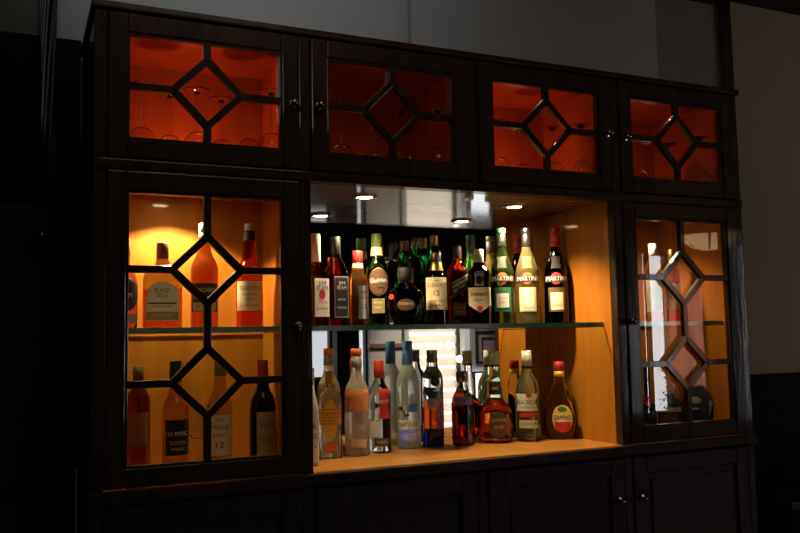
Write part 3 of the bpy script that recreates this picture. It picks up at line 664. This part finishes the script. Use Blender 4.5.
# ---- left door, shelf
def LSH(*a, **k): return bottle(*a, group=GL, **k)
LSH('bottle with an oval dark label at the edge of the left door', 124.5, 300, .20, UP, [(326, 12.5), (284, 12.5), (275, 10.5), (266, 5.4), (246, 4.8)], g_amber, [('cap', brown, [(256, 5.6), (240, 5.4)])],
    [lab(277, 312, 11, black, 'ellipse', dx=2, text=[('RUM', 296, 5, palegold, 10)]), lab(314, 324, 11, olive, dx=1, name='lower_label')])
LSH('broad amber bottle with a cork-brown cap and arched label', 162.5, 290, .20, UP,
    [(326, 19, 3, .62), (283, 19, 3, .62), (275, 18, 2.6, .66), (269, 12, 2, .8), (264, 7, 2, 1), (255, 5.4, 2, 1), (248, 5.2, 2, 1)], g_amber,
    [('cap', paper('cork_brown', (.22, .10, .06)), [(259, 6.1), (243, 5.9)])],
    clear=g_tint, fill=289, labels=[lab(282, 321, 15.8, palegreen, 'arch', text=[('BLACK', 291, 3.8, ink, 15), ('DOG', 296, 3.8, ink, 10), ('CENTENARY', 307, 2.4, brown, 20)]), lab(303, 304.5, 13.5, ink, off=.0012, name='rule'), lab(312, 320.5, 15.4, olive, off=.0012, name='label_foot', text=[('SCOTCH', 316, 3, palegold, 18)])])
LSH('tall amber whisky bottle with a white cap and black label', 204.5, 285, .20, UP,
    [(326, 13.6), (272, 13.6), (264, 12.4), (255, 7.8), (247, 6.2), (236, 5.2)], g_amber,
    [('cap', white, [(233, 5.6), (223.5, 5.4)]), ('neck_foil', palegreen, [(238, 5.8), (233.2, 5.6)])],
    [lab(284, 312, 12.2, black, text=[("TEACHER'S", 291, 4.2, cream, 21), ('HIGHLAND CREAM', 298, 2, palegold, 19)]), lab(303, 311.5, 11, tan, off=.0013, name='label_foot', text=[('SCOTCH', 307, 3, ink, 14)])])
LSH('amber whisky bottle with a black cap and cream label', 249.5, 285, .21, UP,
    [(325, 13.2), (276, 13.2), (268, 11.5), (260, 7.8), (252, 7.2), (246, 6.4), (236, 5.2)], g_deep,
    [('cap', black, [(241, 5.8), (231, 5.6)]), ('cap_top', white, [(231, 5.0), (224, 4.6)])],
    [lab(282, 311, 12, cream, text=[("TEACHER'S", 289, 4.4, ink, 21), ('HIGHLAND', 295, 2.4, brown, 15), ('CREAM', 300, 2.4, brown, 10), ('SCOTCH WHISKY', 306, 2, brown, 18)])])
# ---- left door, below the shelf
def LLO(*a, **k): return bottle(*a, group=GM, **k)
LLO('black-capped clear whisky bottle with a black label behind the left lattice', 175.5, 420, .20, DN, [(464, 12.6), (412, 12.6), (404, 11.4), (395, 7, 2), (386, 5.8), (366, 5.2)], glass('tea_glass', (.85, .62, .32)),
    [('cap', black, [(380, 6.2), (361, 5.8)])], [lab(419, 454, 11.8, black, dx=2, text=[('100 PIPERS', 433, 4, white, 21), ('SCOTCH', 442, 3.6, palegold, 15), ('WHISKY', 448, 3, palegold, 13)])])
LLO('pale bottle with a tall cream label behind the lower left diamond', 220, 420, .21, DN, [(462, 12.4), (408, 12.4), (400, 11), (392, 7), (384, 5.8), (366, 5.2)], glass('tea_glass2', (.82, .70, .44)),
    [('cap', paper('smoke', (.25, .22, .16)), [(376, 5.8), (360, 5.5)])], [lab(414, 454, 10.6, cream, text=[('OLD', 419, 3, ink, 8), ('SMUGGLER', 426, 3.8, ink, 17), ('BLEND', 434, 3.4, ink, 12), ('12', 444, 6, ink, 8)])])
LLO('dark wine bottle with a red capsule and tan script label', 263, 420, .20, DN, [(462, 13.2), (410, 13.2), (400, 12), (390, 7.4), (382, 5.6), (366, 4.8)], g_dark,
    [('cap', paper('capsule_red', (.55, .05, .03), .4), [(378, 5.6), (360, 5.2)])], [lab(411, 456, 9.2, tan, dx=3, text=[('Vino', 424, 8, brown, 14), ('Tinto', 438, 7, brown, 14)])])
LLO('faint reddish bottle at the lower left edge of the left door', 138, 425, .27, DN, [(460, 12), (404, 12), (394, 10), (386, 5.4), (370, 4.8)], g_brown,
    [('cap', brown, [(380, 5.4), (366, 5.2)])], [lab(412, 444, 10, paper('rust', (.26, .09, .04)))])
# ---- right door
def RR(*a, **k): return bottle(*a, group=GR, **k)
RR('cream-labelled bottle on the shelf behind the right door, by its left stile', 654, 285, .20, UP, [(320, 8.6), (274, 8.6), (266, 7.6), (258, 4.2), (250, 3.6)], g_pale, [('cap', white, [(256, 4), (244, 3.8)])], [lab(278, 312, 7.6, white, text=[('GIN', 290, 4, ink, 8)])])
RR('amber bottle on the shelf behind the right door, beside the upper diamond', 673, 288, .19, UP, [(320, 7.2), (280, 7.2), (272, 6.4), (264, 4), (254, 3.4)], g_amber, [('cap', goldcap, [(262, 3.9), (250, 3.7)])], [lab(284, 310, 6.6, tan)])
RR('short bottle with a red wax seal at the lower left of the right door', 648, 410, .12, DN, [(427, 8.4), (411, 8.4), (404, 6.5), (399, 3.2), (374, 2.6)], g_dark, [('cap', black, [(380, 3), (364, 2.8)])], [lab(396, 405, 4.2, red, 'ellipse', name='wax_seal')])
RR('round dark decanter bottle with gold neck foil behind the right door', 698, 402, .075, DN, [(424, 11, 2, .6), (416, 14, 2, .55), (404, 15, 2, .5), (394, 12, 2, .6), (386, 6, 2, 1), (372, 3.6, 2, 1)], g_dark, [('cap', goldcap, [(378, 4.2), (364, 4)])], [lab(396, 403, 4.6, palegold, 'ellipse', dx=-2, name='medallion'), lab(407, 409, 7, palegold, dx=-6, name='rule')])
RR('low broad dark bottle between the red wax seal and the round decanter', 671, 412, .2, DN, [(425, 13, 3, .6), (408, 13, 3, .6), (401, 9, 2, .8), (396, 4.4, 2, 1), (390, 3.6, 2, 1)], g_dark, [('cap', silver, [(394, 4), (388, 3.8)])], [lab(406, 411, 10, paper('pale_mist', (.45, .45, .42)), name='label')])

# ------------------------------------------------------------------ stemmed glasses
m_stem = glass('stemware_glass', (.97, .98, .97), ior=1.07, gloss=.03)
def glass_prof(H, Rb, Rf):
    """outside profile of a wine glass standing foot down, then the inside back to the bowl's floor"""
    o = [(0, Rf), (.0025, Rf), (.006, Rf*.35), (.012, .0055), (.03, .0038), (H*.46, .0036), (H*.50, .007), (H*.53, Rb*.50), (H*.60, Rb*.86), (H*.70, Rb), (H*.84, Rb*.95), (H, Rb*.80)]
    i = [(H, Rb*.80-.0014), (H*.84, Rb*.95-.0014), (H*.70, Rb-.0014), (H*.60, Rb*.86-.0016), (H*.535, Rb*.46), (H*.515, .004)]
    return o+i
def stem_mesh(H, Rb, Rf, flip):
    bm = bmesh.new(); lathe(bm, [((H-z) if flip else z, r) for z, r in glass_prof(H, Rb, Rf)], 32)
    return bm
UFT = W(0, 0, UF+.006).z+.0005
proto = None; k = 0
words = ['first', 'second', 'third', 'fourth', 'fifth', 'sixth']
doors = [('first upper door', [142, 170, 197, 221, 249, 271]), ('second upper door', [341, 371, 401, 438]), ('third upper door', [498, 521, 553, 581]), ('fourth upper door', [637, 668, 699])]
for dn, xs in doors:
    for q, px in enumerate(xs):
        Yd = .085 if q == len(xs)-1 else (.14, .20, .14, .20, .17)[q]; p = at(px, 130, Yd)
        if proto is None:
            proto = mesh_obj('wine_glass', stem_mesh(.235, .040, .037, True), m_stem, smooth=True); o = proto
        else:
            o = proto.copy(); C.objects.link(o)
        o.location = (p.x, Yd*K, UFT)
        tag(o, 'clear wine glass standing upside down behind the %s from the left, %s along' % (dn, words[q]), 'glass', 'upturned wine glasses in the upper cupboards')
# two tall coupes in the niche
def coupe(px, Y, hw, label):
    p = at(px, 260, Y); s = pxm(p); base = UP['top']; Zt = at(px, 243, Y).z-base; Zb = at(px, 263, Y).z-base; r = hw*s
    bm = bmesh.new()
    lathe(bm, [(0, .036), (.0025, .036), (.006, .012), (.014, .005), (.04, .0036), (Zb-.01, .004), (Zb, .008), (Zb+.012, r*.45), (Zb+.03, r*.80), (Zt-.012, r*.93), (Zt, r), (Zt, r-.0015), (Zt-.012, r*.93-.0015), (Zb+.031, r*.80-.002), (Zb+.014, r*.42), (Zb+.006, .004)], 36)
    o = mesh_obj('coupe_glass', bm, m_stem, smooth=True); o.location = (p.x, Y*K, base); tag(o, label, 'glass', 'coupe glasses on the niche shelf')
coupe(395, .328, 8, 'tall coupe glass beside the green gold-necked bottle on the niche shelf')
coupe(409, .255, 10.5, 'tall coupe glass behind the round dark red decanter on the niche shelf')
# stemmed glass among the bottles behind the left door
p = at(197, 430, .16); b = stem_mesh(.19, .036, .034, False); o = mesh_obj('wine_glass', b, m_stem, smooth=True); o.location = (p.x-.005, .12*K, 1.0006)
tag(o, 'sparkling stemmed glass between two bottles at the bottom of the left door', 'glass')

# ------------------------------------------------------------------ dim things at the edges
sc = empty('side_counter', (2.93, .235, 0), label='low dark counter to the right of the cupboard', cat='counter')
b = bmesh.new(); box(b, -.50, .75, -.155, .155, 0, .70); mesh_obj('body', b, m_panel, sc)
b = bmesh.new(); box(b, -.52, .77, -.175, .16, .70, .73); mesh_obj('worktop', b, m_base, sc, bevel=.004)
t = empty('bowl', (2.83, .20, .7305), label='dark glossy upturned bowl glinting on the low side counter', cat='bowl')
b = bmesh.new(); lathe(b, [(0, .105), (.012, .103), (.05, .085), (.08, .055), (.095, .03), (.1, .028), (.102, .02)], 32); mesh_obj('shell', b, mat('dark_ceramic', (.012, .012, .012), .12, coat=.8, bump=.6, bscale=70), t, smooth=True)
# bundle of black cables hanging down beside the cupboard
bm = bmesh.new()
for k in range(9):
    a = k*.7; pts = []
    for j in range(40):
        z = 2.79-j*.026; spread = .016+.006*math.sin(k)+.012*max(0, (z-2.3)/.5)
        pts.append(Vector((spread*math.cos(a+z*3)+.02*math.sin(z*2.1)-.035*max(0, z-2.35), spread*math.sin(a+z*3), z)))
    rings = []
    for q in pts: rings.append([bm.verts.new(q+Vector((.0055*math.cos(c*math.pi/3), .0055*math.sin(c*math.pi/3), 0))) for c in range(6)])
    for r0, r1 in zip(rings, rings[1:]):
        for c in range(6): bm.faces.new([r0[c], r0[(c+1) % 6], r1[(c+1) % 6], r1[c]])
    bm.faces.new(rings[0]); bm.faces.new(rings[-1][::-1])
o = mesh_obj('cable_bundle', bm, m_black, smooth=True); o.location = (-.098, .35, 0)
tag(o, 'bundle of shiny black cables hanging down the wall beside the cupboard', 'cable')
